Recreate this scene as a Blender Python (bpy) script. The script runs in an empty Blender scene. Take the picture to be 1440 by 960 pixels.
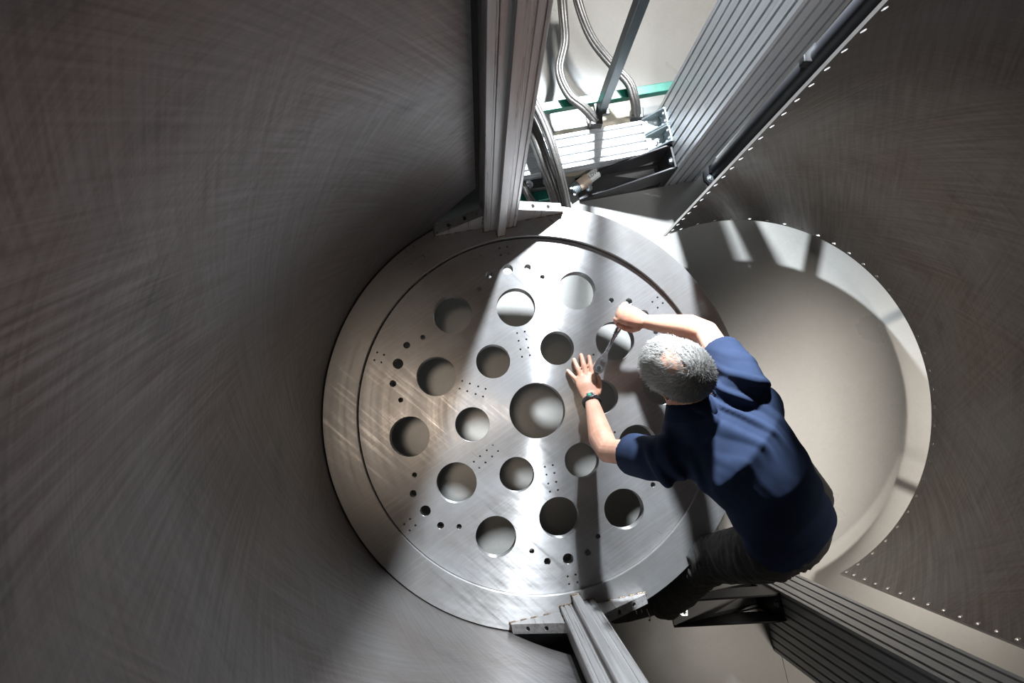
import bpy, bmesh, math, random
from mathutils import Vector, Matrix, Quaternion, noise
random.seed(7)
SC = bpy.context.scene
COL = SC.collection
PI = math.pi

# ------------------------------------------------------------ camera, world, lights, exposure
cam_d = bpy.data.cameras.new('camera'); cam = bpy.data.objects.new('camera', cam_d); COL.objects.link(cam)
cam_d.sensor_width = 36.0; cam_d.lens = 24.0; cam_d.clip_start = 0.05
cam.matrix_world = Matrix(((0.999060, -0.005510, -0.043003, 0.000), (0.000000, 0.991892, -0.127086, 0.000), (0.043354, 0.126967, 0.990959, 3.150), (0, 0, 0, 1)))
SC.camera = cam
SC.view_settings.view_transform = 'Standard'
SC.view_settings.look = 'None'
SC.view_settings.gamma = 1.0
SC.view_settings.use_curve_mapping = False
SC.view_settings.exposure = 0.0

world = bpy.data.worlds.new('hall'); SC.world = world; world.use_nodes = True
wb = world.node_tree.nodes['Background']
wb.inputs[0].default_value = (1.0, 0.93, 0.86, 1); wb.inputs[1].default_value = 0.03

def lamp(name, kind, loc, target, energy, color, **kw):
    d = bpy.data.lights.new(name, kind); d.energy = energy; d.color = color
    for k, v in kw.items(): setattr(d, k, v)
    o = bpy.data.objects.new(name, d); COL.objects.link(o); o.location = loc
    o.rotation_euler = (Vector(target) - Vector(loc)).to_track_quat('-Z', 'Y').to_euler()
    return o
# the work lamp standing outside the open side of the chamber, and unseen overhead spots added as fill
lamp('work_lamp', 'SPOT', (0.62, 2.35, 1.85), (0.36, 0.2, 0.80), 1980, (0.84, 0.925, 1.0), spot_size=math.radians(97), spot_blend=0.75, shadow_soft_size=0.08)
lamp('fill_spot', 'SPOT', (2.1, 0.2, 5.0), (1.93, -0.14, 0.0), 2400, (1.0, 0.94, 0.87), spot_size=math.radians(24.5), spot_blend=1.0, shadow_soft_size=0.25)
lamp('fill_spot', 'SPOT', (2.0, -2.2, 5.0), (2.0, -1.0, 0.0), 640, (1.0, 0.92, 0.82), spot_size=math.radians(30), spot_blend=1.0, shadow_soft_size=0.25)
lamp('fill_spot', 'SPOT', (0.9, 2.6, 5.0), (0.80, 2.35, 0.0), 1800, (1.0, 0.98, 0.95), spot_size=math.radians(24), spot_blend=0.8, shadow_soft_size=0.25)
lamp('fill_spot', 'SPOT', (0.75, -0.7, 5.0), (1.0, 1.3, 0.9), 620, (0.97, 0.98, 1.0), spot_size=math.radians(19), spot_blend=0.9, shadow_soft_size=0.25)
lamp('fill_spot', 'SPOT', (-0.45, 0.15, 5.2), (-0.10, 0.10, 0.4), 165, (1.0, 0.83, 0.66), spot_size=math.radians(15), spot_blend=0.9, shadow_soft_size=0.25)

# ------------------------------------------------------------ helpers
PHI = math.radians(11.5); CX, CY = 0.217, 0.075     # the chamber's axis and the direction its frame is turned to
E1 = Vector((math.cos(PHI), math.sin(PHI), 0)); E2 = Vector((-math.sin(PHI), math.cos(PHI), 0))
CH = Matrix.Translation((CX, CY, 0)) @ Matrix.Rotation(PHI, 4, 'Z')
def W(u, v, z=0.0): return Vector((CX, CY, z)) + E1*u + E2*v

def lk(o, parent=None):
    COL.objects.link(o)
    if parent: o.parent = parent
    return o
def tag(o, label=None, cat=None, group=None, kind=None):
    if label: o['label'] = label
    if cat: o['category'] = cat
    if group: o['group'] = group
    if kind: o['kind'] = kind
    return o
def empty(name, loc, label, cat, group=None, rz=0.0):
    o = bpy.data.objects.new(name, None); COL.objects.link(o); o.location = loc; o.rotation_euler = (0, 0, rz)
    o.empty_display_size = 0.1
    return tag(o, label, cat, group)
def obj(name, bm, mat, parent=None, smooth=None, M=None):
    """one mesh object from a bmesh; smooth = sharp-edge angle in degrees; M = placement"""
    me = bpy.data.meshes.new(name); bmesh.ops.recalc_face_normals(bm, faces=bm.faces); bm.to_mesh(me); bm.free()
    return objm(name, me, mat, parent, smooth, M)
def objm(name, me, mat, parent=None, smooth=None, M=None):
    me.materials.clear()
    for m in (mat if isinstance(mat, (list, tuple)) else [mat]): me.materials.append(m)
    if smooth is not None:
        for p in me.polygons: p.use_smooth = True
        if smooth < 180: me.set_sharp_from_angle(angle=math.radians(smooth))
    o = bpy.data.objects.new(name, me); lk(o, parent)
    if M is not None: o.matrix_local = M
    return o
def dup(o, parent=None, M=None):
    c = o.copy(); COL.objects.link(c); c.parent = parent
    if M is not None: c.matrix_local = M
    return c
def copy_tree(o, parent=None):
    kids = list(o.children); c = dup(o, parent, o.matrix_local.copy())
    for k in kids: copy_tree(k, c)
    return c
def recenter(o, loc):
    """give a world-space mesh its origin at loc"""
    o.data.transform(Matrix.Translation(-Vector(loc))); o.location = loc
    return o

def add_box(bm, c, s, M=None, bev=0.0):
    r = bmesh.ops.create_cube(bm, size=1.0); vs = r['verts']
    bmesh.ops.scale(bm, vec=s, verts=vs); bmesh.ops.translate(bm, vec=c, verts=vs)
    if bev:
        es = list({e for v in vs for e in v.link_edges})
        rr = bmesh.ops.bevel(bm, geom=es, offset=bev, segments=2, affect='EDGES', profile=0.5)
        vs = list({v for f in rr['faces'] for v in f.verts} | {v for v in vs if v.is_valid})
    if M is not None: bmesh.ops.transform(bm, matrix=M, verts=vs)
    return vs
def add_cyl(bm, p0, p1, r0, r1=None, seg=20):
    p0 = Vector(p0); p1 = Vector(p1); d = p1 - p0
    q = Vector((0, 0, 1)).rotation_difference(d.normalized()).to_matrix().to_4x4()
    M = Matrix.Translation((p0 + p1)/2) @ q
    return bmesh.ops.create_cone(bm, cap_ends=True, segments=seg, radius1=r0, radius2=r0 if r1 is None else r1, depth=d.length, matrix=M)['verts']
def add_prism(bm, poly, z0, z1, M=None):
    """closed polygon (2D) extruded from z0 to z1"""
    a = [bm.verts.new((x, y, z0)) for x, y in poly]; b = [bm.verts.new((x, y, z1)) for x, y in poly]; n = len(poly)
    for i in range(n): bm.faces.new((a[i], a[(i+1) % n], b[(i+1) % n], b[i]))
    fs = [bm.faces.new(a[::-1]), bm.faces.new(b)]
    bmesh.ops.triangulate(bm, faces=fs)
    if M is not None: bmesh.ops.transform(bm, matrix=M, verts=a+b)
    return a+b
def add_lathe(bm, prof, seg=96, M=None, closed=True):
    rings = []
    for i in range(seg):
        t = 2*PI*i/seg; rings.append([bm.verts.new((r*math.cos(t), r*math.sin(t), z)) for r, z in prof])
    n = len(prof)
    for i in range(seg):
        A = rings[i]; B = rings[(i+1) % seg]
        for j in range(n if closed else n-1):
            k = (j+1) % n; bm.faces.new((A[j], B[j], B[k], A[k]))
    if M is not None: bmesh.ops.transform(bm, matrix=M, verts=[v for r in rings for v in r])
def catmull(pts, n):
    pts = [Vector(p) for p in pts]; P = [2*pts[0]-pts[1]] + pts + [2*pts[-1]-pts[-2]]; out = []
    for i in range(1, len(P)-2):
        for k in range(n):
            t = k/n; a, b, c, d = P[i-1], P[i], P[i+1], P[i+2]
            out.append(0.5*((2*b)+(c-a)*t+(2*a-5*b+4*c-d)*t*t+(3*b-a-3*c+d)*t**3))
    out.append(pts[-1]); return out
def add_loft(bm, pts, rad, side=None, seg=16, cap=True):
    """tube with elliptic rings: rad = r or (half width along side, half height)"""
    pts = [Vector(p) for p in pts]; n = len(pts); rings = []
    rad = [(r, r) if not isinstance(r, (tuple, list)) else r for r in rad]
    sides = side if isinstance(side, list) else [side]*n
    prev = None
    idx = []
    if cap: idx.append((pts[0], 0, 0.55, -0.75))
    for i in range(n): idx.append((pts[i], i, 1.0, 0.0))
    if cap: idx.append((pts[-1], n-1, 0.55, 0.75))
    for p, i, sc, off in idx:
        t = (pts[min(i+1, n-1)] - pts[max(i-1, 0)]).normalized()
        s = Vector(sides[i]) if sides[i] is not None else (prev if prev is not None else (Vector((0, 0, 1)) if abs(t.z) < 0.9 else Vector((1, 0, 0))))
        s = (s - t*s.dot(t)).normalized(); prev = s; u = t.cross(s)
        c = p + t*off*min(rad[i])
        rings.append([bm.verts.new(c + s*(math.cos(2*PI*k/seg)*rad[i][0]*sc) + u*(math.sin(2*PI*k/seg)*rad[i][1]*sc)) for k in range(seg)])
    for A, B in zip(rings, rings[1:]):
        for k in range(seg): bm.faces.new((A[k], A[(k+1) % seg], B[(k+1) % seg], B[k]))
    bm.faces.new(rings[0][::-1]); bm.faces.new(rings[-1])
def add_ell(bm, c, r, axes=None, seg=20):
    M = Matrix.Translation(c)
    if axes: M = M @ Matrix((axes[0], axes[1], axes[2])).transposed().to_4x4()
    M = M @ Matrix.Diagonal((r[0], r[1], r[2], 1))
    bmesh.ops.create_uvsphere(bm, u_segments=seg, v_segments=seg//2+2, radius=1, matrix=M)
def fuse(bm, voxel, smooth_it, fac=0.5):
    """one continuous skin from overlapping closed shapes"""
    me = bpy.data.meshes.new('tmp'); bmesh.ops.recalc_face_normals(bm, faces=bm.faces); bm.to_mesh(me); bm.free()
    o = bpy.data.objects.new('tmp', me); COL.objects.link(o)
    m = o.modifiers.new('r', 'REMESH'); m.mode = 'VOXEL'; m.voxel_size = voxel; m.use_smooth_shade = True
    s = o.modifiers.new('s', 'SMOOTH'); s.iterations = smooth_it; s.factor = fac
    dg = bpy.context.evaluated_depsgraph_get(); r = bpy.data.meshes.new_from_object(o.evaluated_get(dg))
    bpy.data.objects.remove(o); bpy.data.meshes.remove(me)
    return r
def flat_plate(outer, holes, z0, z1):
    """plate with real holes; outer and holes are lists of 2D points"""
    cu = bpy.data.curves.new('tmp', 'CURVE'); cu.dimensions = '2D'; cu.fill_mode = 'BOTH'; cu.extrude = (z1-z0)/2
    for loop in [outer]+holes:
        s = cu.splines.new('POLY'); s.points.add(len(loop)-1); s.use_cyclic_u = True
        for p, (x, y) in zip(s.points, loop): p.co = (x, y, 0, 1)
    o = bpy.data.objects.new('tmp', cu); COL.objects.link(o)
    dg = bpy.context.evaluated_depsgraph_get(); me = bpy.data.meshes.new_from_object(o.evaluated_get(dg))
    bpy.data.objects.remove(o); bpy.data.curves.remove(cu)
    bm = bmesh.new(); bm.from_mesh(me); bmesh.ops.remove_doubles(bm, verts=bm.verts, dist=1e-5)
    bmesh.ops.translate(bm, vec=(0, 0, (z0+z1)/2), verts=bm.verts); bpy.data.meshes.remove(me)
    return bm
def circ(x, y, r, n=24): return [(x+r*math.cos(2*PI*k/n), y+r*math.sin(2*PI*k/n)) for k in range(n)]

# ------------------------------------------------------------ materials
def newmat(name):
    m = bpy.data.materials.new(name); m.use_nodes = True
    nt = m.node_tree; return m, nt, nt.nodes['Principled BSDF']
def node(nt, t, **kw):
    n = nt.nodes.new(t)
    for k, v in kw.items():
        if k in n.inputs and not hasattr(n, k): n.inputs[k].default_value = v
        else: setattr(n, k, v)
    return n
def plain(name, col, rough=0.5, metal=0.0, spec=None, var=0.0, scale=20, bump=0.0, bscale=200):
    m, nt, b = newmat(name)
    b.inputs['Base Color'].default_value = (*col, 1); b.inputs['Roughness'].default_value = rough; b.inputs['Metallic'].default_value = metal
    if spec is not None: b.inputs['Specular IOR Level'].default_value = spec
    if var or bump:
        tc = node(nt, 'ShaderNodeTexCoord')
    if var:
        n = node(nt, 'ShaderNodeTexNoise'); n.inputs['Scale'].default_value = scale; n.inputs['Detail'].default_value = 5
        nt.links.new(tc.outputs['Object'], n.inputs['Vector'])
        r = node(nt, 'ShaderNodeMapRange'); r.inputs['From Min'].default_value = 0.3; r.inputs['From Max'].default_value = 0.7
        r.inputs['To Min'].default_value = 1-var; r.inputs['To Max'].default_value = 1+var
        nt.links.new(n.outputs['Fac'], r.inputs['Value'])
        mx = node(nt, 'ShaderNodeVectorMath', operation='SCALE'); mx.inputs[0].default_value = col
        nt.links.new(r.outputs[0], mx.inputs['Scale']); nt.links.new(mx.outputs[0], b.inputs['Base Color'])
    if bump:
        n2 = node(nt, 'ShaderNodeTexNoise'); n2.inputs['Scale'].default_value = bscale; n2.inputs['Detail'].default_value = 3
        nt.links.new(tc.outputs['Object'], n2.inputs['Vector'])
        bp = node(nt, 'ShaderNodeBump'); bp.inputs['Strength'].default_value = bump; bp.inputs['Distance'].default_value = 0.002
        nt.links.new(n2.outputs['Fac'], bp.inputs['Height']); nt.links.new(bp.outputs[0], b.inputs['Normal'])
    return m
def streaks(nt, src, rot, sc, seed=0.0, detail=4):
    """noise stretched along one direction of the coordinate src: brushing marks"""
    mp = node(nt, 'ShaderNodeMapping'); mp.vector_type = 'TEXTURE'
    mp.inputs['Rotation'].default_value = rot; mp.inputs['Scale'].default_value = tuple(1.0/x for x in sc)
    mp.inputs['Location'].default_value = (seed, seed*1.7, 0)
    nt.links.new(src, mp.inputs['Vector'])
    n = node(nt, 'ShaderNodeTexNoise'); n.inputs['Scale'].default_value = 1.0; n.inputs['Detail'].default_value = detail; n.inputs['Roughness'].default_value = 0.6
    nt.links.new(mp.outputs[0], n.inputs['Vector']); return n.outputs['Fac']
def mrange(nt, src, a, b, c, d, clamp=True):
    r = node(nt, 'ShaderNodeMapRange'); r.clamp = clamp
    for k, v in zip(('From Min', 'From Max', 'To Min', 'To Max'), (a, b, c, d)): r.inputs[k].default_value = v
    nt.links.new(src, r.inputs['Value']); return r.outputs[0]
def math2(nt, op, a, b):
    n = node(nt, 'ShaderNodeMath', operation=op)
    for i, x in enumerate((a, b)):
        if isinstance(x, (int, float)): n.inputs[i].default_value = x
        else: nt.links.new(x, n.inputs[i])
    return n.outputs[0]
def mixcol(nt, f, a, b):
    n = node(nt, 'ShaderNodeMix', data_type='RGBA'); nt.links.new(f, n.inputs['Factor'])
    for k, x in (('A', a), ('B', b)):
        sock = [s for s in n.inputs if s.name == k and s.type == 'RGBA'][0]
        if isinstance(x, tuple): sock.default_value = (*x, 1)
        else: nt.links.new(x, sock)
    return [s for s in n.outputs if s.type == 'RGBA'][0]

def shell_steel():
    """sheet steel, cross-scuffed by hand grinding; UV = metres along the wall"""
    m, nt, b = newmat('scuffed_sheet_steel')
    uv = node(nt, 'ShaderNodeTexCoord').outputs['UV']
    a1 = streaks(nt, uv, (0, 0, math.radians(62)), (3.0, 75, 1)); a2 = streaks(nt, uv, (0, 0, math.radians(-48)), (3.0, 70, 1), 3.1)
    a3 = streaks(nt, uv, (0, 0, math.radians(8)), (2.0, 110, 1), 7.7)
    big = streaks(nt, uv, (0, 0, 0), (1.6, 2.2, 1), 5.0, 6); big2 = streaks(nt, uv, (0, 0, 0.5), (3.2, 5.5, 1), 9.0, 5)
    wet = streaks(nt, uv, (0, 0, 1.1), (1.1, 1.3, 1), 12.0, 3)
    f = mrange(nt, wet, 0.4, 0.6, 0, 1)
    s = mixn(nt, f, a1, a2); s = math2(nt, 'ADD', math2(nt, 'MULTIPLY', s, 0.7), math2(nt, 'MULTIPLY', a3, 0.3))
    c = mixcol(nt, mrange(nt, big, 0.35, 0.68, 0, 1), (0.140, 0.116, 0.105), (0.178, 0.172, 0.170))
    c = mixcol(nt, mrange(nt, big2, 0.56, 0.74, 0, 0.55), c, (0.07, 0.07, 0.075))
    c = mixcol(nt, mrange(nt, s, 0.42, 0.62, 0, 0.35), c, (0.30, 0.29, 0.283))
    nt.links.new(c, b.inputs['Base Color'])
    b.inputs['Metallic'].default_value = 0.82
    nt.links.new(mrange(nt, s, 0.3, 0.7, 0.46, 0.30), b.inputs['Roughness'])
    bp = node(nt, 'ShaderNodeBump'); bp.inputs['Strength'].default_value = 0.28; bp.inputs['Distance'].default_value = 0.0012
    nt.links.new(s, bp.inputs['Height']); nt.links.new(bp.outputs[0], b.inputs['Normal'])
    return m
def mixn(nt, f, a, b):
    n = node(nt, 'ShaderNodeMix', data_type='FLOAT'); nt.links.new(f, n.inputs[0]); nt.links.new(a, n.inputs[2]); nt.links.new(b, n.inputs[3]); return n.outputs[0]
def turned_steel(name, c1, c2, rough, aniso, metal=1.0):
    """face turned on a lathe: fine rings about the object's z axis"""
    m, nt, b = newmat(name)
    tc = node(nt, 'ShaderNodeTexCoord'); ob = tc.outputs['Object']
    ln = node(nt, 'ShaderNodeVectorMath', operation='LENGTH')
    fl = node(nt, 'ShaderNodeVectorMath', operation='MULTIPLY'); fl.inputs[1].default_value = (1, 1, 0)
    nt.links.new(ob, fl.inputs[0]); nt.links.new(fl.outputs[0], ln.inputs[0])
    cmb = node(nt, 'ShaderNodeCombineXYZ'); nt.links.new(ln.outputs['Value'], cmb.inputs[0])
    rings = streaks(nt, cmb.outputs[0], (0, 0, 0), (420, 1, 1), 1.0, 3); bands = streaks(nt, cmb.outputs[0], (0, 0, 0), (26, 1, 1), 4.0, 3)
    mot = streaks(nt, ob, (0, 0, 0), (5, 5, 5), 2.0, 6); scr = streaks(nt, ob, (0, 0, 0.4), (4, 130, 9), 6.0, 6); swl = streaks(nt, ob, (0, 0, -0.9), (3, 60, 6), 8.0, 6)
    c = mixcol(nt, mrange(nt, mot, 0.35, 0.65, 0, 1), c1, c2)
    c = mixcol(nt, mrange(nt, scr, 0.48, 0.72, 0, 0.40), c, tuple(min(1, x*1.25) for x in c2))
    nt.links.new(c, b.inputs['Base Color']); b.inputs['Metallic'].default_value = metal
    r = math2(nt, 'ADD', mrange(nt, bands, 0.3, 0.7, rough-0.05, rough+0.05), mrange(nt, mot, 0.3, 0.7, -0.05, 0.05))
    nt.links.new(math2(nt, 'ADD', r, mrange(nt, swl, 0.5, 0.72, 0.0, -0.12)), b.inputs['Roughness'])
    b.inputs['Anisotropic'].default_value = aniso; b.inputs['Anisotropic Rotation'].default_value = 0.25
    tg = node(nt, 'ShaderNodeTangent', direction_type='RADIAL', axis='Z'); nt.links.new(tg.outputs[0], b.inputs['Tangent'])
    bp = node(nt, 'ShaderNodeBump'); bp.inputs['Strength'].default_value = 0.06; bp.inputs['Distance'].default_value = 0.0006
    nt.links.new(rings, bp.inputs['Height']); nt.links.new(bp.outputs[0], b.inputs['Normal'])
    return m
def drawn_metal(name, c1, c2, rough, metal=1.0, axis='Z', bump=0.05, spread=(60, 60, 1.2)):
    """extruded or rolled bar: streaks along its length"""
    m, nt, b = newmat(name)
    ob = node(nt, 'ShaderNodeTexCoord').outputs['Object']
    s = streaks(nt, ob, (0, 0, 0), spread, 2.0, 4); mot = streaks(nt, ob, (0, 0, 0), (4, 4, 2), 5.0, 5)
    c = mixcol(nt, mrange(nt, math2(nt, 'ADD', math2(nt, 'MULTIPLY', s, 0.7), math2(nt, 'MULTIPLY', mot, 0.3)), 0.38, 0.62, 0, 1), c1, c2)
    nt.links.new(c, b.inputs['Base Color']); b.inputs['Metallic'].default_value = metal
    nt.links.new(mrange(nt, s, 0.35, 0.65, rough-0.06, rough+0.06), b.inputs['Roughness'])
    bp = node(nt, 'ShaderNodeBump'); bp.inputs['Strength'].default_value = bump; bp.inputs['Distance'].default_value = 0.001
    nt.links.new(s, bp.inputs['Height']); nt.links.new(bp.outputs[0], b.inputs['Normal'])
    return m
def floor_mat():
    m, nt, b = newmat('worn_grey_floor_coating')
    ob = node(nt, 'ShaderNodeTexCoord').outputs['Object']
    big = streaks(nt, ob, (0, 0, 0), (1.6, 1.6, 1.6), 1.0, 6); wv = streaks(nt, ob, (0, 0, 0.2), (26, 180, 20), 3.0, 3); wv2 = streaks(nt, ob, (0, 0, 0.2), (180, 26, 20), 4.0, 3); sp = streaks(nt, ob, (0, 0, 0), (90, 90, 90), 7.0, 2)
    c = mixcol(nt, mrange(nt, big, 0.35, 0.65, 0, 1), (0.200, 0.192, 0.178), (0.245, 0.238, 0.224))
    c = mixcol(nt, mrange(nt, math2(nt, 'ADD', wv, wv2), 0.9, 1.2, 0, 0.22), c, (0.285, 0.28, 0.265))
    c = mixcol(nt, mrange(nt, sp, 0.72, 0.80, 0, 0.15), c, (0.15, 0.143, 0.13))
    nt.links.new(c, b.inputs['Base Color']); b.inputs['Metallic'].default_value = 0.0
    nt.links.new(mrange(nt, big, 0.3, 0.7, 0.36, 0.26), b.inputs['Roughness']); b.inputs['Specular IOR Level'].default_value = 0.6
    bp = node(nt, 'ShaderNodeBump'); bp.inputs['Strength'].default_value = 0.05; bp.inputs['Distance'].default_value = 0.001
    nt.links.new(math2(nt, 'ADD', wv, wv2), bp.inputs['Height']); nt.links.new(bp.outputs[0], b.inputs['Normal'])
    return m

MT = {}
MT['shell'] = shell_steel()
MT['disc'] = turned_steel('turned_steel_face', (0.275, 0.258, 0.245), (0.35, 0.345, 0.35), 0.40, 0.97, 0.62)
MT['ring'] = turned_steel('turned_steel_ring', (0.28, 0.262, 0.248), (0.32, 0.315, 0.315), 0.40, 0.95, 0.64)
MT['post'] = drawn_metal('rolled_stainless', (0.33, 0.31, 0.30), (0.50, 0.485, 0.48), 0.32, 0.5)
MT['edge'] = plain('machined_edge', (0.70, 0.68, 0.66), 0.35, 0.7)
MT['alu'] = drawn_metal('anodised_aluminium', (0.47, 0.48, 0.49), (0.53, 0.54, 0.55), 0.42, 0.45, bump=0.02)
MT['slot'] = plain('profile_slot', (0.05, 0.05, 0.05), 0.6, 0.2)
MT['black'] = plain('black_powder_coat', (0.018, 0.017, 0.018), 0.42, 0.0, var=0.2, bump=0.1, bscale=900)
MT['gloss'] = plain('black_gloss_tube', (0.010, 0.010, 0.012), 0.45, spec=0.3)
MT['zinc'] = plain('zinc_plated', (0.44, 0.47, 0.49), 0.28, 0.9, var=0.12, scale=60)
MT['darkzinc'] = plain('zinc_casting', (0.26, 0.30, 0.31), 0.4, 0.7, var=0.15, scale=50)
MT['chrome'] = plain('chrome', (0.60, 0.61, 0.63), 0.25, 0.92)
MT['weld'] = plain('heat_tinted_weld', (0.16, 0.115, 0.08), 0.4, 0.7, var=0.5, scale=220)
MT['hose'] = drawn_metal('braided_sleeve', (0.075, 0.067, 0.060), (0.17, 0.16, 0.15), 0.42, 0.6, bump=0.1, spread=(200, 200, 200))
MT['green'] = plain('green_enamel', (0.004, 0.105, 0.072), 0.35, var=0.25, scale=25)
MT['slate'] = plain('grey_green_enamel', (0.045, 0.062, 0.068), 0.3, 0.3, var=0.15, scale=15)
MT['tan'] = plain('tan_floor_shade', (0.42, 0.37, 0.29), 0.6, var=0.08)  # shadow tone of the discs behind the beam
MT['copper'] = plain('copper_sleeve', (0.55, 0.42, 0.32), 0.5, 0.2, var=0.12, scale=90)
MT['white'] = plain('white_label', (0.75, 0.74, 0.72), 0.5)
MT['ink'] = plain('dark_ink', (0.03, 0.03, 0.035), 0.6)
MT['gap_shade'] = plain('gap_shade_black', (0.008, 0.008, 0.008), 0.8)  # shade colour for the gaps at the shell's cut corners
MT['floor'] = floor_mat()

# ------------------------------------------------------------ the setting: floor of coated sheets
bm = bmesh.new(); add_box(bm, (0.5, 0, -0.03), (14, 14, 0.05))
fl = obj('floor', bm, MT['floor']); tag(fl, kind='structure', label='grey coated floor of the hall below the chamber', cat='floor')
US = 0.888        # the seam runs beside the lower aluminium post
for poly in ([(-2.6, -2.6), (US-0.0015, -2.6), (US-0.0015, -0.9515), (-2.6, -0.9515)], [(-2.6, 2.8), (-2.6, -0.9485), (US+0.0015, -0.9485), (US+0.0015, -2.6), (3.4, -2.6), (3.4, 2.8)]):
    bm = bmesh.new(); add_prism(bm, poly, -0.006, 0.0); obj('floor_sheet', bm, MT['floor'], fl, M=CH)

# ------------------------------------------------------------ curved steel shells
RS = 0.842; TH = 0.009; ZB = 0.105; ZT = 2.78
def wall_mesh(a0, a1, cells, R):
    """cells: (s0,s1,z0,z1,hole radius or None); s = metres along the wall from azimuth a0"""
    bm = bmesh.new(); uvl = bm.loops.layers.uv.new('uv')
    def V(s, z):
        a = a0 + s/R*(1 if a1 > a0 else -1)
        return bm.verts.new((R*math.cos(a), R*math.sin(a), z))
    for s0, s1, z0, z1, hr in cells:
        if hr is None:
            z00, z01 = z0 if isinstance(z0, tuple) else (z0, z0)
            q = [(s0, z00), (s1, z01), (s1, z1), (s0, z1)]
            loops = [q]
        else:
            sm, zm = (s0+s1)/2, (z0+z1)/2; out = []
            for k in range(4): out.append((s0+(s1-s0)*k/4, z0))
            for k in range(4): out.append((s1, z0+(z1-z0)*k/4))
            for k in range(4): out.append((s1-(s1-s0)*k/4, z1))
            for k in range(4): out.append((s0, z1-(z1-z0)*k/4))
            inn = [(sm+hr*math.cos(-3*PI/4+2*PI*k/16), zm+hr*math.sin(-3*PI/4+2*PI*k/16)) for k in range(16)]
            loops = [[out[k], out[(k+1) % 16], inn[(k+1) % 16], inn[k]] for k in range(16)]
        for q in loops:
            vs = [V(s, z) for s, z in q]; f = bm.faces.new(vs); f.smooth = True
            for l, (s, z) in zip(f.loops, q): l[uvl].uv = (s, z)
    bmesh.ops.remove_doubles(bm, verts=bm.verts, dist=1e-4)
    me = bpy.data.meshes.new('shell_wall'); bm.to_mesh(me); bm.free(); return me
def thick(o, outward=True):
    s = o.modifiers.new('thickness', 'SOLIDIFY'); s.thickness = TH; s.offset = 1.0 if outward else -1.0; s.use_even_offset = True
    s.use_rim = True; s.material_offset_rim = 1
    e = o.modifiers.new('edges', 'EDGE_SPLIT'); e.split_angle = math.radians(35)

# fixed half: from the upper post round the back to the lower post, its lower corners cut clear of the gussets
shell = empty('chamber_shell', W(0, 0, 0), 'large dark scuffed half cylinder of sheet steel around the left of the drilled plate', 'shell', rz=PHI)
A0, A1 = math.radians(95.5), math.radians(264.5)
cells = []; NS = 120; L = RS*(A1-A0)
def zbot(s):
    d = min(s, L-s); return ZB + 0.0 if d > 0.20 else (ZB if d > 0.20 else 0.72 - (0.72-0.46)*d/0.20)
for i in range(NS):
    s0, s1 = L*i/NS, L*(i+1)/NS; m0 = (s0+s1)/2
    za, zb = (zbot(s0+1e-6), zbot(s1-1e-6)) if min(m0, L-m0) < 0.20 else (ZB, ZB)
    zs = [0.76 + (ZT-0.76)*k/22 for k in range(23)]
    cells.append((s0, s1, (za, zb), zs[0], None))
    for k in range(22): cells.append((s0, s1, zs[k], zs[k+1], None))
w = objm('shell_wall', wall_mesh(A0, A1, cells, RS), [MT['shell'], MT['edge']], shell); thick(w, True)
for sgn in (1, -1):      # added near-black strips that paint the darkness seen through the cut corners
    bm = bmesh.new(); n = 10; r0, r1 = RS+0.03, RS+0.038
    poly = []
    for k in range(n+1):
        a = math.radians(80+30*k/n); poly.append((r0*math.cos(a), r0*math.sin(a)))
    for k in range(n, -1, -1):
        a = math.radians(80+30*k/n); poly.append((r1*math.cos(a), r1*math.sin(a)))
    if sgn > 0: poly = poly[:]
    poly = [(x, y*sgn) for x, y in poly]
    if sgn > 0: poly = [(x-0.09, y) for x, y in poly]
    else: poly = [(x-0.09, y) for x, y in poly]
    add_prism(bm, poly, ZB, ZT); obj('gap_shade_strip', bm, MT['gap_shade'], shell, smooth=40)

# swung-open half with a row of drilled holes along its edges
DC = (1.178, 0.124); RD = 0.821; ZD = 0.18; DA = math.radians(-63.9)
door = empty('door_shell', (DC[0], DC[1], 0), 'open dark steel half cylinder on the right with a row of drilled holes along its edges', 'door', rz=DA)
L = PI*RD; nb = 31; st = 0.04; p = (L-2*st)/nb; nz = 32; pz = (ZT-ZD-st)/nz; hr = 0.0078
cells = []
for c in ((0, st, ZD, ZD+st), (L-st, L, ZD, ZD+st)): cells.append((*c, hr))
for i in range(nb):
    s0 = st+i*p; cells.append((s0, s0+p, ZD, ZD+st, hr))
    for j in range(4):
        for k in range(nz): cells.append((s0+p*j/4, s0+p*(j+1)/4, ZD+st+pz*k, ZD+st+pz*(k+1), None))
for k in range(nz):
    for s0 in (0, L-st): cells.append((s0, s0+st, ZD+st+pz*k, ZD+st+pz*(k+1), hr))
w = objm('shell_wall', wall_mesh(0, PI, cells, RD), [MT['shell'], MT['edge']], door); thick(w, True)
for k in range(3):       # feet it rolls on, outside the wall and out of sight from above
    a = math.radians(40+50*k); bm = bmesh.new()
    add_cyl(bm, ((RD+0.30)*math.cos(a), (RD+0.30)*math.sin(a), 0), ((RD+0.30)*math.cos(a), (RD+0.30)*math.sin(a), 0.35), 0.025)
    add_box(bm, (RD+0.16, 0, 0.33), (0.30, 0.04, 0.04), Matrix.Rotation(a, 4, 'Z'))
    obj('support_leg', bm, MT['black'], door, smooth=40)

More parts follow.
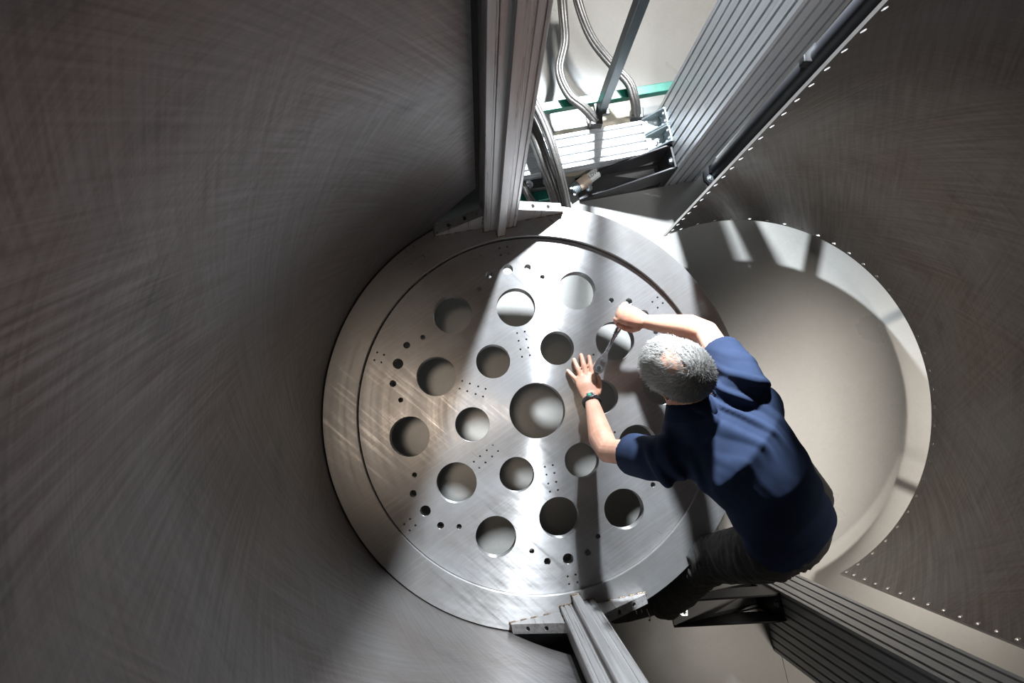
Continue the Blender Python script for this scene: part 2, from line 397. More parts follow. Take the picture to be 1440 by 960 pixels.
# ------------------------------------------------------------ ring, its posts and gussets
ZR = 0.45
ring = empty('base_ring', W(0, 0, 0), 'broad flat steel ring around the drilled disc with two welded upright posts', 'ring', rz=PHI)
bm = bmesh.new()
add_lathe(bm, [(0.707, 0.4485), (0.7085, ZR), (0.8365, ZR), (0.838, 0.4485), (0.838, 0.372), (0.705, 0.372), (0.705, 0.345), (0.655, 0.345), (0.655, 0.363), (0.707, 0.363)], 160)
obj('flange_ring', bm, MT['ring'], ring, smooth=30)
for k in range(6):
    a = math.radians(30+60*k); bm = bmesh.new()
    add_cyl(bm, (0.79*math.cos(a), 0.79*math.sin(a), 0), (0.79*math.cos(a), 0.79*math.sin(a), 0.374), 0.022)
    obj('support_leg', bm, MT['black'], ring, smooth=40)
# post: flat body with a square rib down its middle, facing the axis (local x = tangent, y = outwards)
def tpoly():
    h = 0.067; f = 0.747; rb = 0.0155; b = 0.834; g = 0.003
    return [(-h, f+g), (-h+g, f), (-0.046, f), (-0.044, f+0.004), (-0.040, f+0.004), (-0.038, f), (-rb, f), (-rb, 0.7195), (-rb+0.002, 0.718), (rb-0.002, 0.718), (rb, 0.7195), (rb, f),
            (0.030, f), (0.032, f+0.003), (0.035, f+0.003), (0.037, f), (0.050, f), (0.052, f+0.004), (0.055, f+0.004), (0.057, f), (h-g, f), (h, f+g), (h, b), (-h, b)]
def gusset_mesh():
    # triangular rib in x (away from the post) and z, two bores in its sloping edge
    bm = bmesh.new(); poly = [(0.0, 0.0), (0.195, 0.0), (0.195, 0.022), (0.0, 0.155)]
    add_prism(bm, poly, 0, 0.036); me = bpy.data.meshes.new('gusset'); bmesh.ops.recalc_face_normals(bm, faces=bm.faces); bm.to_mesh(me); bm.free()
    a = bpy.data.objects.new('tmp', me); COL.objects.link(a)
    bm = bmesh.new(); d = Vector((0.133, 0.195, 0)).normalized()
    for t in (0.36, 0.70):
        q = Vector((0.0, 0.155, 0.018)).lerp(Vector((0.195, 0.022, 0.018)), t); add_cyl(bm, q - d*0.03, q + d*0.02, 0.0085, seg=16)
    mc = bpy.data.meshes.new('cut'); bmesh.ops.recalc_face_normals(bm, faces=bm.faces); bm.to_mesh(mc); bm.free()
    c = bpy.data.objects.new('cut', mc); COL.objects.link(c)
    md = a.modifiers.new('b', 'BOOLEAN'); md.operation = 'DIFFERENCE'; md.object = c; md.solver = 'EXACT'
    dg = bpy.context.evaluated_depsgraph_get(); r = bpy.data.meshes.new_from_object(a.evaluated_get(dg))
    bpy.data.objects.remove(a); bpy.data.objects.remove(c); return r
gm = gusset_mesh()
# prism plane (x,y)->(x,z), thickness -> y (outwards)
XZ = Matrix(((1, 0, 0, 0), (0, 0, 1, 0), (0, 1, 0, 0), (0, 0, 0, 1)))
MIR = Matrix.Diagonal((-1, 1, 1, 1))
gR = gm.copy(); gR.transform(XZ); gL = gm.copy(); gL.transform(MIR @ XZ)
for g in (gR, gL):
    b_ = bmesh.new(); b_.from_mesh(g); bmesh.ops.recalc_face_normals(b_, faces=b_.faces); b_.to_mesh(g); b_.free()
def bead_mesh(L_):
    bm = bmesh.new(); n = 7; rr = []
    for k in range(n): rr.append(0.0029*(0.75+0.5*random.random()))
    add_loft(bm, [(-L_/2+L_*k/(n-1), random.uniform(-.0006, .0006), 0) for k in range(n)], rr, side=(0, 1, 0), seg=6)
    me = bpy.data.meshes.new('weld_bead'); bmesh.ops.recalc_face_normals(bm, faces=bm.faces); bm.to_mesh(me); bm.free(); return me
beads = [bead_mesh(0.024), bead_mesh(0.034), bead_mesh(0.05)]
def bead(parent, x, y, z, k, rz=0.0, ry=0.0):
    o = objm('weld_bead', beads[k] if not beads[k].users else beads[k], MT['weld'], parent, smooth=180)
    o.matrix_local = Matrix.Translation((x, y, z)) @ Matrix.Rotation(rz, 4, 'Z') @ Matrix.Rotation(ry, 4, 'Y'); return o
for rot in (0, PI):
    Mr = Matrix.Rotation(rot, 4, 'Z')
    bm = bmesh.new(); add_prism(bm, tpoly(), ZR, ZT)
    po = obj('post', bm, MT['post'], ring, smooth=25, M=Mr)
    for x, k in ((-0.053, 0), (-0.030, 0), (0.030, 0), (0.053, 0)): bead(po, x, 0.746, ZR+0.001, k)
    bead(po, 0, 0.717, ZR+0.001, 1)
    for s in (-1, 1):
        bead(po, s*0.0165, 0.733, ZR+0.001, 0, PI/2); bead(po, s*0.068, 0.757, ZR+0.001, 0, PI/2)
        bead(po, s*0.068, 0.764, ZR+0.07, 0, 0, PI/2); bead(po, s*0.068, 0.764, ZR+0.12, 0, 0, PI/2)
    for s, gmesh in ((1, gR), (-1, gL)):
        g = objm('gusset', gmesh, MT['post'], ring, M=Mr @ Matrix.Translation((s*0.067, 0.766, ZR)))
        for x, k in ((0.055, 0), (0.105, 0), (0.145, 0)): bead(g, s*x, -0.001, 0.001, k)
        bead(g, s*0.183, -0.001, 0.001, 1); bead(g, s*0.197, 0.018, 0.001, 1, PI/2); bead(g, s*0.196, 0, 0.012, 0, 0, PI/2)

# ------------------------------------------------------------ drilled disc lying in the ring
DZ0, DZ1 = 0.365, 0.430
holes = [circ(0, 0, 0.111, 72)]
for k in range(6):
    a = math.radians(60*k); b = a+math.radians(30)
    holes.append(circ(0.5130*math.cos(a), 0.5130*math.sin(a), 0.0787, 56))
    holes.append(circ(0.4235*math.cos(b), 0.4235*math.sin(b), 0.0787, 56))
    holes.append(circ(0.2630*math.cos(a+math.radians(0.5)), 0.2630*math.sin(a+math.radians(0.5)), 0.0683, 52))
    for da, R, r in ((0, 0.584, 0.021), (8, 0.582, 0.0135), (-8, 0.582, 0.0135), (14.1, 0.542, 0.010), (-14.1, 0.542, 0.010)):
        t = math.radians(90.1+60*k+da); holes.append(circ(R*math.cos(t), R*math.sin(t), r, 20))
    t = math.radians(90.1+60*k); c_, s_ = math.cos(t), math.sin(t)
    def loc(rad, tan): return (rad*c_-tan*s_, rad*s_+tan*c_)
    for rr, tt in ((0.648, -0.016), (0.648, 0.016), (0.677, -0.016), (0.677, 0.016)):
        holes.append(circ(*loc(rr, tt), 0.0040, 8))
    for rr in (0.222, 0.253, 0.288, 0.320):
        for tt in (-0.016, 0.016): holes.append(circ(*loc(rr, tt), 0.0040, 8))
bm = flat_plate(circ(0, 0, 0.7035, 200), holes, DZ0, DZ1)
disc = obj('drilled_disc', bm, MT['disc'], None, smooth=30, M=Matrix.Translation((0.2185, 0.073, 0)) @ Matrix.Rotation(PHI, 4, 'Z'))
tag(disc, 'round brushed steel disc with rings of large and small holes, set in the ring', 'disc')

# ------------------------------------------------------------ aluminium frame
def side_pts(n, pitch=0.04, sw=0.0050, sd=0.012):
    """one face of a slotted profile along +x, from 0 to n*pitch, y pointing inwards"""
    pts = [(0.0, 0.0)]
    for i in range(n):
        m = (i+0.5)*pitch
        if i % 2 == 0 and i: pts += [((i)*pitch-0.0007, 0), (i*pitch, 0.0012), (i*pitch+0.0007, 0)]
        pts += [(m-sw, 0), (m-sw, sd), (m+sw, sd), (m+sw, 0)]
    return pts
def profile_poly(nx, ny):
    P = []; X, Y = nx*0.04, ny*0.04
    for x, y in side_pts(nx): P.append((x, y))
    for x, y in side_pts(ny): P.append((X-y, x))
    for x, y in side_pts(nx): P.append((X-x, Y-y))
    for x, y in side_pts(ny): P.append((y, Y-x))
    return P
def profile_obj(name, nx, ny, length, parent, M):
    bm = bmesh.new(); add_prism(bm, profile_poly(nx, ny), 0, length)
    # dark slot bottoms: faces recessed from the outline
    X, Y = nx*0.04, ny*0.04
    me = bpy.data.meshes.new(name); bmesh.ops.recalc_face_normals(bm, faces=bm.faces)
    for f in bm.faces:
        c = f.calc_center_median(); d = min(c.x, X-c.x, c.y, Y-c.y)
        if abs(f.normal.z) < 0.5 and d > 0.0045: f.material_index = 1
    bm.to_mesh(me); bm.free()
    return objm(name, me, [MT['alu'], MT['slot']], parent, M=M)
def aluminium_post(v0, lab):
    t = empty('aluminium_post', W(0.861, v0, 0), lab, 'post', 'aluminium posts of the frame', rz=PHI)
    profile_obj('slotted_profile', 4, 8, ZT-0.05, t, Matrix.Translation((0, 0, 0.004)))
    bm = bmesh.new(); add_box(bm, (0.08, 0.16, 0.002), (0.158, 0.318, 0.004)); obj('base_plate', bm, MT['darkzinc'], t)
    return t
aluminium_post(0.937, 'thick slotted aluminium post at upper right beside the black pole and bright beam')
aluminium_post(-1.257, 'thick slotted aluminium post at lower right behind the crouching person')

beam = empty('floor_beam', W(0.845, 1.057, 0), 'brightly lit slotted aluminium beam lying on low feet between hoses and upper post', 'beam', rz=PHI)
PB = Matrix(((0, 0, -1, 0), (1, 0, 0, 0), (0, 1, 0, 0.082), (0, 0, 0, 1)))
profile_obj('slotted_profile', 4, 2, 1.25, beam, PB)
for u in (-0.2, -1.1):
    bm = bmesh.new(); add_cyl(bm, (u, 0.08, 0), (u, 0.08, 0.02), 0.04); add_cyl(bm, (u, 0.08, 0.02), (u, 0.08, 0.083), 0.012)
    obj('levelling_foot', bm, MT['black'], beam, smooth=40)

def hex_bolt(parent, M, r=0.011, h=0.008, stud=0.0, washer=True, mat=None):
    bm = bmesh.new()
    if washer: add_cyl(bm, (0, 0, 0), (0, 0, 0.002), r*1.5, seg=20)
    add_cyl(bm, (0, 0, 0.001), (0, 0, h), r, seg=6)
    if stud: add_cyl(bm, (0, 0, h), (0, 0, h+stud), r*0.5, seg=12)
    else: add_cyl(bm, (0, 0, h), (0, 0, h+0.001), r*0.75, r*0.6, seg=12)
    return obj('bolt', bm, mat or MT['zinc'], parent, smooth=30, M=M)
# cast angle brackets holding beam to post (x towards the post, z up)
def angle_bracket(v0, lab):
    t = empty('angle_bracket', W(0.861, v0, 0.162), lab, 'bracket', 'angle brackets joining beam and post', rz=PHI)
    bm = bmesh.new(); w_ = 0.079
    add_box(bm, (-0.045, w_/2, 0.004), (0.09, w_, 0.008), bev=0.001); add_box(bm, (-0.004, w_/2, 0.05), (0.008, w_, 0.10), bev=0.001)
    for y in (0.003, w_-0.003):
        add_prism(bm, [(-0.09, 0.0), (0, 0.0), (0, 0.10), (-0.012, 0.10), (-0.09, 0.014)], y-0.003, y+0.003, XZ)
    obj('casting', bm, MT['darkzinc'], t)
    for x, y in ((-0.072, 0.018), (-0.072, 0.060), (-0.028, 0.024), (-0.028, 0.056)):
        hex_bolt(t, Matrix.Translation((x, y, 0.008)), 0.0065, 0.006)
    for y, z in ((0.022, 0.04), (0.058, 0.04), (0.022, 0.08), (0.058, 0.08)):
        hex_bolt(t, Matrix.Translation((-0.008, y, z)) @ Matrix.Rotation(-PI/2, 4, 'Y'), 0.0065, 0.006)
    return t
b1 = angle_bracket(1.058, 'zinc angle bracket with a large shiny bolt head, nearer the black foot bracket')
hex_bolt(b1, Matrix.Translation((-0.048, 0.042, 0.008)), 0.012, 0.014, 0.012, mat=MT['chrome'])
angle_bracket(1.140, 'zinc angle bracket on the beam end, nearer the green bar')

# black triangular foot brackets bolted to post and floor
def foot_bracket(v0, sgn, lab):
    t = empty('foot_bracket', W(0.861, v0, 0), lab, 'bracket', 'black triangular foot brackets of the posts', rz=PHI)
    Lb, Hb, Wb = 0.42, 0.235, 0.115
    for y in (0.004, Wb-0.004):
        outer = [(-Lb, 0.0), (0, 0.0), (0, Hb), (-0.03, Hb), (-Lb, 0.012)]
        inner = [(-0.03, 0.012), (-0.03, 0.085), (-0.15, 0.012)]
        bmw = flat_plate(outer, [inner], y-0.004, y+0.004); bmesh.ops.transform(bmw, matrix=Matrix(((1, 0, 0, 0), (0, 0, sgn, 0), (0, 1, 0, 0), (0, 0, 0, 1))), verts=bmw.verts)
        obj('web', bmw, MT['black'], t)
    bmw = flat_plate([(-Lb, 0.0), (-0.001, 0.0), (-0.001, Wb), (-Lb, Wb)], [[(-0.03, 0.03), (-0.03, Wb-0.02), (-0.24, Wb-0.02)]], 0.001, 0.011)
    if sgn < 0: bmesh.ops.transform(bmw, matrix=Matrix.Diagonal((1, -1, 1, 1)), verts=bmw.verts)
    obj('foot_plate', bmw, MT['black'], t)
    bm = bmesh.new(); add_box(bm, (-0.006, sgn*Wb/2, Hb/2), (0.010, Wb, Hb), bev=0.001); obj('back_plate', bm, MT['black'], t)
    hex_bolt(t, Matrix.Translation((-Lb+0.055, sgn*Wb/2, 0.011)), 0.012, 0.010, 0.035)
    hex_bolt(t, Matrix.Translation((-0.011, sgn*Wb*0.42, Hb*0.86)) @ Matrix.Rotation(-PI/2, 4, 'Y'), 0.012, 0.010)
    return t
foot_bracket(0.937, 1, 'black triangular foot bracket below the bright beam at the upper post')
foot_bracket(-0.945, -1, 'black triangular foot bracket under the crouching person at the lower post')

# ------------------------------------------------------------ square tubes behind the beam
t = empty('upright_tube', (0.5463, 1.4514, 0.1600), 'grey green square tube standing upright on the back of the beam', 'tube', rz=PHI)
bm = bmesh.new(); add_box(bm, (0.0, 0.02, 1.22), (0.042, 0.042, 2.4), bev=0.003); obj('tube_body', bm, MT['slate'], t)
bm = bmesh.new(); add_box(bm, (0, 0.015, 0.012), (0.065, 0.06, 0.024), bev=0.002); obj('foot_clamp', bm, MT['black'], t)
a = Vector((0.2351, 1.4622, 0.1600)); b = Vector((0.9525, 1.6041, 0.1600))
d = (b-a); bm = bmesh.new(); add_box(bm, (d.length/2-0.35, 0, 0), (d.length+0.7, 0.042, 0.042), bev=0.003)
g = obj('green_tube', bm, MT['green'], None, M=Matrix.Translation(a) @ Matrix.Rotation(math.atan2(d.y, d.x), 4, 'Z'))
tag(g, 'scratched green square tube lying behind the beam and hoses', 'tube')

# ------------------------------------------------------------ hoses and cables
def bundle(name, pts, r, n, lab, cat, group, mat, ends=None):
    """n cables in one sleeve: each cable a part"""
    c = catmull(pts, 10); t = empty(name, (c[-1].x, c[-1].y, c[-1].z), lab, cat, group)
    base = Vector(t.location)
    for k in range(n):
        ph = 2*PI*k/n; bm = bmesh.new(); q = []
        for i, p_ in enumerate(c):
            tg = (c[min(i+1, len(c)-1)]-c[max(i-1, 0)]).normalized(); s = tg.cross(Vector((0, 0, 1))).normalized(); u = s.cross(tg)
            w_ = ph+0.012*i
            q.append(p_ - base + (s*math.cos(w_)+u*math.sin(w_))*r*0.62)
        add_loft(bm, q, [r*0.46]*len(q), seg=8); obj('cable', bm, mat, t, smooth=60)
    bm = bmesh.new(); add_loft(bm, [p_-base for p_ in c], [r*0.6]*len(c), seg=8); obj('core', bm, MT['ink'], t, smooth=60)
    return t
HG = 'metal sleeved hoses plugged into the beam'
h1 = bundle('metal_hose', [(0.3403, 2.0600, 0.3000), (0.3570, 1.8652, 0.2800), (0.3659, 1.7456, 0.2500), (0.3437, 1.6156, 0.2350), (0.3854, 1.5062, 0.2300), (0.4576, 1.4479, 0.2200), (0.5140, 1.4019, 0.1900)], 0.021, 6, 'grey sleeved hose nearest the stainless post, bending to the black clamp', 'hose', HG, MT['hose'])
h2 = bundle('metal_hose', [(0.3931, 2.0328, 0.3400), (0.4260, 1.8755, 0.3200), (0.4883, 1.7480, 0.2800), (0.5879, 1.6463, 0.2400), (0.6571, 1.5627, 0.2450), (0.6862, 1.4983, 0.2250), (0.7097, 1.4548, 0.1600)], 0.021, 6, 'grey sleeved hose passing behind the upright tube', 'hose', HG, MT['hose'])
for h_, pos in ((h1, (0.5157, 1.4032, 0.1800)), (h2, (0.7144, 1.4610, 0.1400))):
    bm = bmesh.new(); add_box(bm, Vector(pos)-Vector(h_.location), (0.055, 0.05, 0.05), bev=0.003); obj('plug', bm, MT['black'], h_)
HG2 = 'pair of sleeved hoses crossing the beam'
bundle('metal_hose', [(0.1327, 1.5396, 0.2400), (0.2157, 1.3387, 0.2400), (0.2805, 1.1649, 0.2200), (0.3448, 1.0177, 0.1200), (0.3671, 0.9004, 0.0600)], 0.030, 7, 'thick sleeved hose crossing over the beam, nearer the stainless post', 'hose', HG2, MT['hose'])
bundle('metal_hose', [(0.1785, 1.4931, 0.3300), (0.2628, 1.3193, 0.3200), (0.3178, 1.1703, 0.2900), (0.3730, 1.0382, 0.1600), (0.4042, 0.9352, 0.0600)], 0.021, 6, 'thinner sleeved hose crossing over the beam, farther from the stainless post', 'hose', HG2, MT['hose'])
bundle('cable_loom', [(0.1820, 1.1314, 0.1000), (0.2137, 1.0807, 0.0700), (0.2418, 1.0500, 0.0500), (0.2768, 0.9945, 0.0300)], 0.017, 6, 'short grey cable loom dropping behind the gusset beside the stainless post', 'cable', None, MT['hose'])

# valve block with two chrome caps between post and hoses
t = empty('valve_block', (0.2562, 1.1200, 0.0000), 'small black valve block with chrome caps tucked between stainless post and hoses', 'valve', rz=PHI)
bm = bmesh.new(); add_box(bm, (0, 0.02, 0.06), (0.15, 0.05, 0.05), bev=0.003); add_box(bm, (0, 0.02, 0.02), (0.05, 0.04, 0.04)); obj('body', bm, MT['black'], t)
bm = bmesh.new(); add_box(bm, (0.0, -0.02, 0.012), (0.17, 0.05, 0.024), bev=0.002); obj('foot', bm, MT['green'], t)
for x in (-0.045, 0.05): hex_bolt(t, Matrix.Translation((x, 0.02, 0.085)), 0.016, 0.018, mat=MT['chrome'])

# loose plug end lying by the beam
pa = Vector((0.4229, 1.1238, 0.0360)); pb = Vector((0.5627, 1.2284, 0.0450)); ax = (pb-pa).normalized()
t = empty('loose_plug', (pa.x, pa.y, 0), 'unplugged cable end with tan sleeve and threaded ring lying beside the beam', 'plug')
o_ = Vector((pa.x, pa.y, 0))
def along(s, off=Vector((0, 0, 0))): return pa - o_ + ax*s + off
bm = bmesh.new()
for k in range(5): add_cyl(bm, along(0.004+0.008*k), along(0.010+0.008*k), 0.027, seg=24); add_cyl(bm, along(0.0+0.008*k), along(0.008+0.008*k), 0.023, seg=24)
obj('threaded_ring', bm, MT['darkzinc'], t, smooth=40)
for k in range(3):
    a_ = 2*PI*k/3; s = ax.cross(Vector((0, 0, 1))).normalized(); u = s.cross(ax); bm = bmesh.new()
    add_box(bm, (0, 0, 0), (0.01, 0.01, 0.018), Matrix.Translation(along(-0.004)+(s*math.cos(a_)+u*math.sin(a_))*0.020)); obj('lug', bm, MT['darkzinc'], t)
bm = bmesh.new(); add_cyl(bm, along(0.038), along(0.095), 0.028, 0.031, seg=24); obj('sleeve', bm, MT['copper'], t, smooth=40)
bm = bmesh.new(); add_cyl(bm, along(0.095), along(0.15), 0.025, seg=24); obj('tag', bm, MT['white'], t, smooth=40)
for k in range(5):
    s = ax.cross(Vector((0, 0, 1))).normalized(); bm = bmesh.new()
    add_loft(bm, [along(0.15, s*(0.006*(k-2))), along(0.185, s*(0.006*(k-2)))+Vector((0, 0, 0.004)), along(0.215, s*(0.005*(k-2)))], [0.0034]*3, seg=6); obj('wire', bm, MT['hose'], t, smooth=60)
sx = ax; sy = Vector((0, 0, 1)).cross(sx).normalized(); sz = sx.cross(sy)
tx = bpy.data.curves.new('tmp', 'FONT'); tx.body = 'LDW'; tx.size = 0.024; tx.align_x = 'CENTER'; tx.align_y = 'CENTER'
to = bpy.data.objects.new('tmp', tx); COL.objects.link(to); dg = bpy.context.evaluated_depsgraph_get(); tme = bpy.data.meshes.new_from_object(to.evaluated_get(dg)); bpy.data.objects.remove(to)
Mtx = Matrix((sx, sy, sz)).transposed().to_4x4(); Mtx.translation = along(0.122, sz*0.0257)
objm('lettering', tme, MT['ink'], t, M=Mtx)

# ------------------------------------------------------------ black pole at the hinge side of the door
pl = Vector((1.1434, 1.2487, 0.0000))
t = empty('hinge_pole', (pl.x, pl.y, 0), 'tall glossy black round pole between upper aluminium post and door edge', 'pole')
bm = bmesh.new(); add_cyl(bm, (0, 0, 0.02), (0, 0, 2.7), 0.047, seg=32); obj('tube_body', bm, MT['gloss'], t, smooth=40)
bm = bmesh.new(); add_prism(bm, [(-0.075, -0.055), (-0.045, -0.085), (0.045, -0.06), (0.06, 0.06), (-0.05, 0.06), (-0.08, 0.0)], 0, 0.012); obj('base_plate', bm, MT['gloss'], t)
bm = bmesh.new(); add_prism(bm, [(-0.055, 0.0), (0.0, 0.0), (0.0, 0.13), (-0.012, 0.13)], -0.02, 0.02, XZ); add_prism(bm, [(-0.05, 0.0), (0.0, 0.0), (0.0, 0.10), (-0.012, 0.10)], -0.008, 0.008, Matrix.Rotation(math.radians(60), 4, 'Z') @ XZ); obj('rib', bm, MT['gloss'], t)
hex_bolt(t, Matrix.Translation((-0.045, -0.045, 0.012)), 0.012, 0.010)
bm = bmesh.new(); add_box(bm, (-0.02, 0.01, 1.02), (0.10, 0.07, 0.04), bev=0.004); obj('clamp', bm, MT['black'], t)

# flat tan discs added for round shadows on the floor behind the beam
for px, lab in (((0.6174, 1.5189, 0.0000), 'tan round disc standing in for a floor shadow behind the beam beside the upright tube'), ((0.4126, 1.3225, 0.0000), 'tan round disc standing in for a floor shadow behind the beam beside the thick hoses')):
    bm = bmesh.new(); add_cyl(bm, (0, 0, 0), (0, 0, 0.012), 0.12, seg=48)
    o = obj('floor_shadow_disc', bm, MT['tan'], None, smooth=40, M=Matrix.Translation(px)); tag(o, lab, 'shadow', 'round discs painted as shadows on the floor')

# ------------------------------------------------------------ the person
def skin_mat():
    m, nt, b = newmat('skin')
    ob = node(nt, 'ShaderNodeTexCoord').outputs['Object']
    a = streaks(nt, ob, (0, 0, 0), (16, 16, 16), 1.0, 4); f = streaks(nt, ob, (0, 0, 0), (120, 120, 120), 3.0, 3)
    c = mixcol(nt, mrange(nt, a, 0.36, 0.64, 0, 1), (0.54, 0.265, 0.175), (0.63, 0.36, 0.26))
    c = mixcol(nt, mrange(nt, f, 0.55, 0.75, 0, 0.35), c, (0.52, 0.24, 0.165))
    nt.links.new(c, b.inputs['Base Color']); b.inputs['Roughness'].default_value = 0.48
    b.inputs['Subsurface Weight'].default_value = 0.12; b.inputs['Subsurface Radius'].default_value = (0.012, 0.005, 0.003); b.inputs['Subsurface Scale'].default_value = 0.4
    bp = node(nt, 'ShaderNodeBump'); bp.inputs['Strength'].default_value = 0.25; bp.inputs['Distance'].default_value = 0.0015
    nt.links.new(f, bp.inputs['Height']); nt.links.new(bp.outputs[0], b.inputs['Normal'])
    return m
def cloth_mat(name, c1, c2, rough, sheen):
    m, nt, b = newmat(name)
    ob = node(nt, 'ShaderNodeTexCoord').outputs['Object']
    a = streaks(nt, ob, (0, 0, 0), (9, 9, 9), 1.0, 4); w = streaks(nt, ob, (0.4, 0.3, 0.7), (700, 700, 700), 3.0, 1)
    nt.links.new(mixcol(nt, mrange(nt, a, 0.35, 0.65, 0, 1), c1, c2), b.inputs['Base Color']); b.inputs['Roughness'].default_value = rough
    b.inputs['Sheen Weight'].default_value = sheen; b.inputs['Specular IOR Level'].default_value = 0.12
    bp = node(nt, 'ShaderNodeBump'); bp.inputs['Strength'].default_value = 0.3; bp.inputs['Distance'].default_value = 0.001
    nt.links.new(w, bp.inputs['Height']); nt.links.new(bp.outputs[0], b.inputs['Normal'])
    return m
MT['skin'] = skin_mat()
MT['shirt'] = cloth_mat('navy_knit', (0.016, 0.025, 0.052), (0.021, 0.031, 0.063), 0.88, 0.0)
MT['collar'] = cloth_mat('dark_navy_knit', (0.011, 0.018, 0.042), (0.014, 0.022, 0.050), 0.9, 0.0)
MT['trousers'] = cloth_mat('charcoal_twill', (0.036, 0.034, 0.033), (0.050, 0.047, 0.045), 0.85, 0.1)
MT['shoe'] = plain('dark_leather', (0.03, 0.028, 0.027), 0.5, var=0.2)
MT['lace'] = plain('pale_lace', (0.55, 0.47, 0.38), 0.7)
MT['strap'] = plain('black_rubber', (0.012, 0.012, 0.013), 0.4)
MT['eye'] = plain('eye_white', (0.8, 0.78, 0.75), 0.2)
MT['iris'] = plain('eye_iris', (0.06, 0.09, 0.12), 0.2)
MT['display'] = plain('green_display', (0.06, 0.30, 0.22), 0.2)

def V3(*a): return Vector(a)
# joints, read at their heights above the floor
Lsh = V3(*(0.5952, -0.1022, 0.9450)); Lel = V3(*(0.4583, -0.0737, 0.6800)); Lwr = V3(*(0.4259, 0.1135, 0.4800))
Rsh = V3(*(0.8436, 0.1435, 0.9800)); Rel = V3(*(0.7872, 0.3318, 0.7900)); Rwr = V3(*(0.6247, 0.4104, 0.5750))
C7 = V3(*(0.6812, 0.0246, 0.9950)); HC = V3(*(0.6006, 0.1787, 1.0700))
HL = V3(*(1.0217, -0.4172, 0.7300)); KL = V3(*(0.8808, -0.5119, 0.4200)); AL = V3(*(0.7843, -0.7471, 0.1100))
HR = V3(*(1.1269, -0.2694, 0.7500)); KR = V3(1.115, -0.01, 0.45); AR = V3(1.16, -0.25, 0.10)
root_loc = Vector(((AL.x+AR.x)/2, (AL.y+AR.y)/2, 0))
fa = Vector((-0.86, 0.51, 0)).normalized(); pitch = math.radians(30)
F = fa*math.cos(pitch) - Vector((0, 0, math.sin(pitch))); U = fa*math.sin(pitch) + Vector((0, 0, math.cos(pitch))); Lf = U.cross(F).normalized()
HS = 1.07
def H(f, l, u): return HC + (F*f + Lf*l + U*u)*HS
spine = (Vector((-0.66, 0.75, 0))).normalized(); across = Vector((0.75, 0.66, 0)).normalized()
DZ = 0.4305

bm = bmesh.new()
# head
def hell(bm, c, r, ax, seg): add_ell(bm, c, tuple(x*HS for x in r), ax, seg)
hell(bm, H(-0.012, 0, 0.02), (0.098, 0.077, 0.098), (F, Lf, U), 28)
hell(bm, H(0.022, 0, -0.045), (0.066, 0.060, 0.082), (F, Lf, U), 24)
hell(bm, H(0.052, 0, -0.100), (0.034, 0.034, 0.026), (F, Lf, U), 16)
hell(bm, H(0.074, 0, 0.022), (0.020, 0.054, 0.014), (F, Lf, U), 16)
add_loft(bm, [H(0.082, 0, 0.012), H(0.094, 0, -0.012), H(0.106, 0, -0.034), H(0.094, 0, -0.040)], [0.008, 0.010, 0.013, 0.010], seg=10)
for s in (-1, 1): hell(bm, H(0.092, s*0.012, -0.038), (0.010, 0.008, 0.007), (F, Lf, U), 10)
for s in (-1, 1): hell(bm, H(0.058, s*0.042, -0.030), (0.022, 0.022, 0.018), (F, Lf, U), 12)
hell(bm, H(0.083, 0, -0.066), (0.010, 0.024, 0.006), (F, Lf, U), 12); hell(bm, H(0.081, 0, -0.077), (0.010, 0.021, 0.007), (F, Lf, U), 12)
for s in (-1, 1):     # ears: rim, bowl and lobe
    c = [H(-0.004, s*0.076, -0.045), H(0.000, s*0.079, -0.030), H(-0.012, s*0.088, -0.008), H(-0.020, s*0.091, 0.012), H(-0.008, s*0.086, 0.024), H(0.008, s*0.080, 0.014)]
    add_loft(bm, c, [0.006, 0.0055, 0.005, 0.005, 0.005, 0.004], seg=8); hell(bm, H(-0.004, s*0.079, -0.006), (0.016, 0.005, 0.026), (F, Lf, U), 12)
# neck and trunk under the clothes
add_loft(bm, [H(-0.035, 0, -0.055), (HC*0.45+C7*0.55)+V3(0.0, 0.0, -0.035), C7+V3(0.015, -0.02, -0.05)], [0.060, 0.060, 0.066], side=tuple(across), seg=18)
chest = [C7+V3(0.03, -0.03, -0.085), (Lsh+Rsh)/2+V3(0.05, -0.06, 0.0), (HL+HR)/2*0.5+(Lsh+Rsh)/2*0.5+V3(0, 0, 0.07), (HL+HR)/2+V3(-0.02, 0.03, 0.01)]
add_loft(bm, chest, [(0.10, 0.045), (0.14, 0.06), (0.125, 0.075), (0.13, 0.09)], side=tuple(across), seg=20)
# arms
def limb(pts, rad, side=None): add_loft(bm, pts, rad, side=side, seg=18)
for sh, el, wr, bow in ((Lsh, Lel, Lwr, V3(-0.010, -0.012, 0.0)), (Rsh, Rel, Rwr, V3(0.008, 0.012, 0.0))):
    ua = sh.lerp(el, 0.35); ub = sh.lerp(el, 0.75); fb = el.lerp(wr, 0.28)+bow; fc = el.lerp(wr, 0.65)+bow*0.5
    limb([sh, ua, ub, el + (el-(sh+wr)/2).normalized()*0.006, fb, fc, el.lerp(wr, 0.92), wr], [0.058, 0.053, 0.045, 0.044, 0.0475, 0.037, (0.030, 0.026), (0.029, 0.023)])
    add_ell(bm, el + (el-(sh+wr)/2).normalized()*0.020, (0.026, 0.026, 0.026), None, 12)
add_loft(bm, [Lsh, C7+V3(0.02, -0.02, -0.075), Rsh], [0.05, 0.05, 0.05], seg=16)
# legs inside the trousers
for hp, kn, an in ((HL, KL, AL), (HR, KR, AR)):
    limb([hp, hp.lerp(kn, 0.5), kn, kn.lerp(an, 0.35), an], [0.075, 0.062, 0.048, 0.046, 0.034])
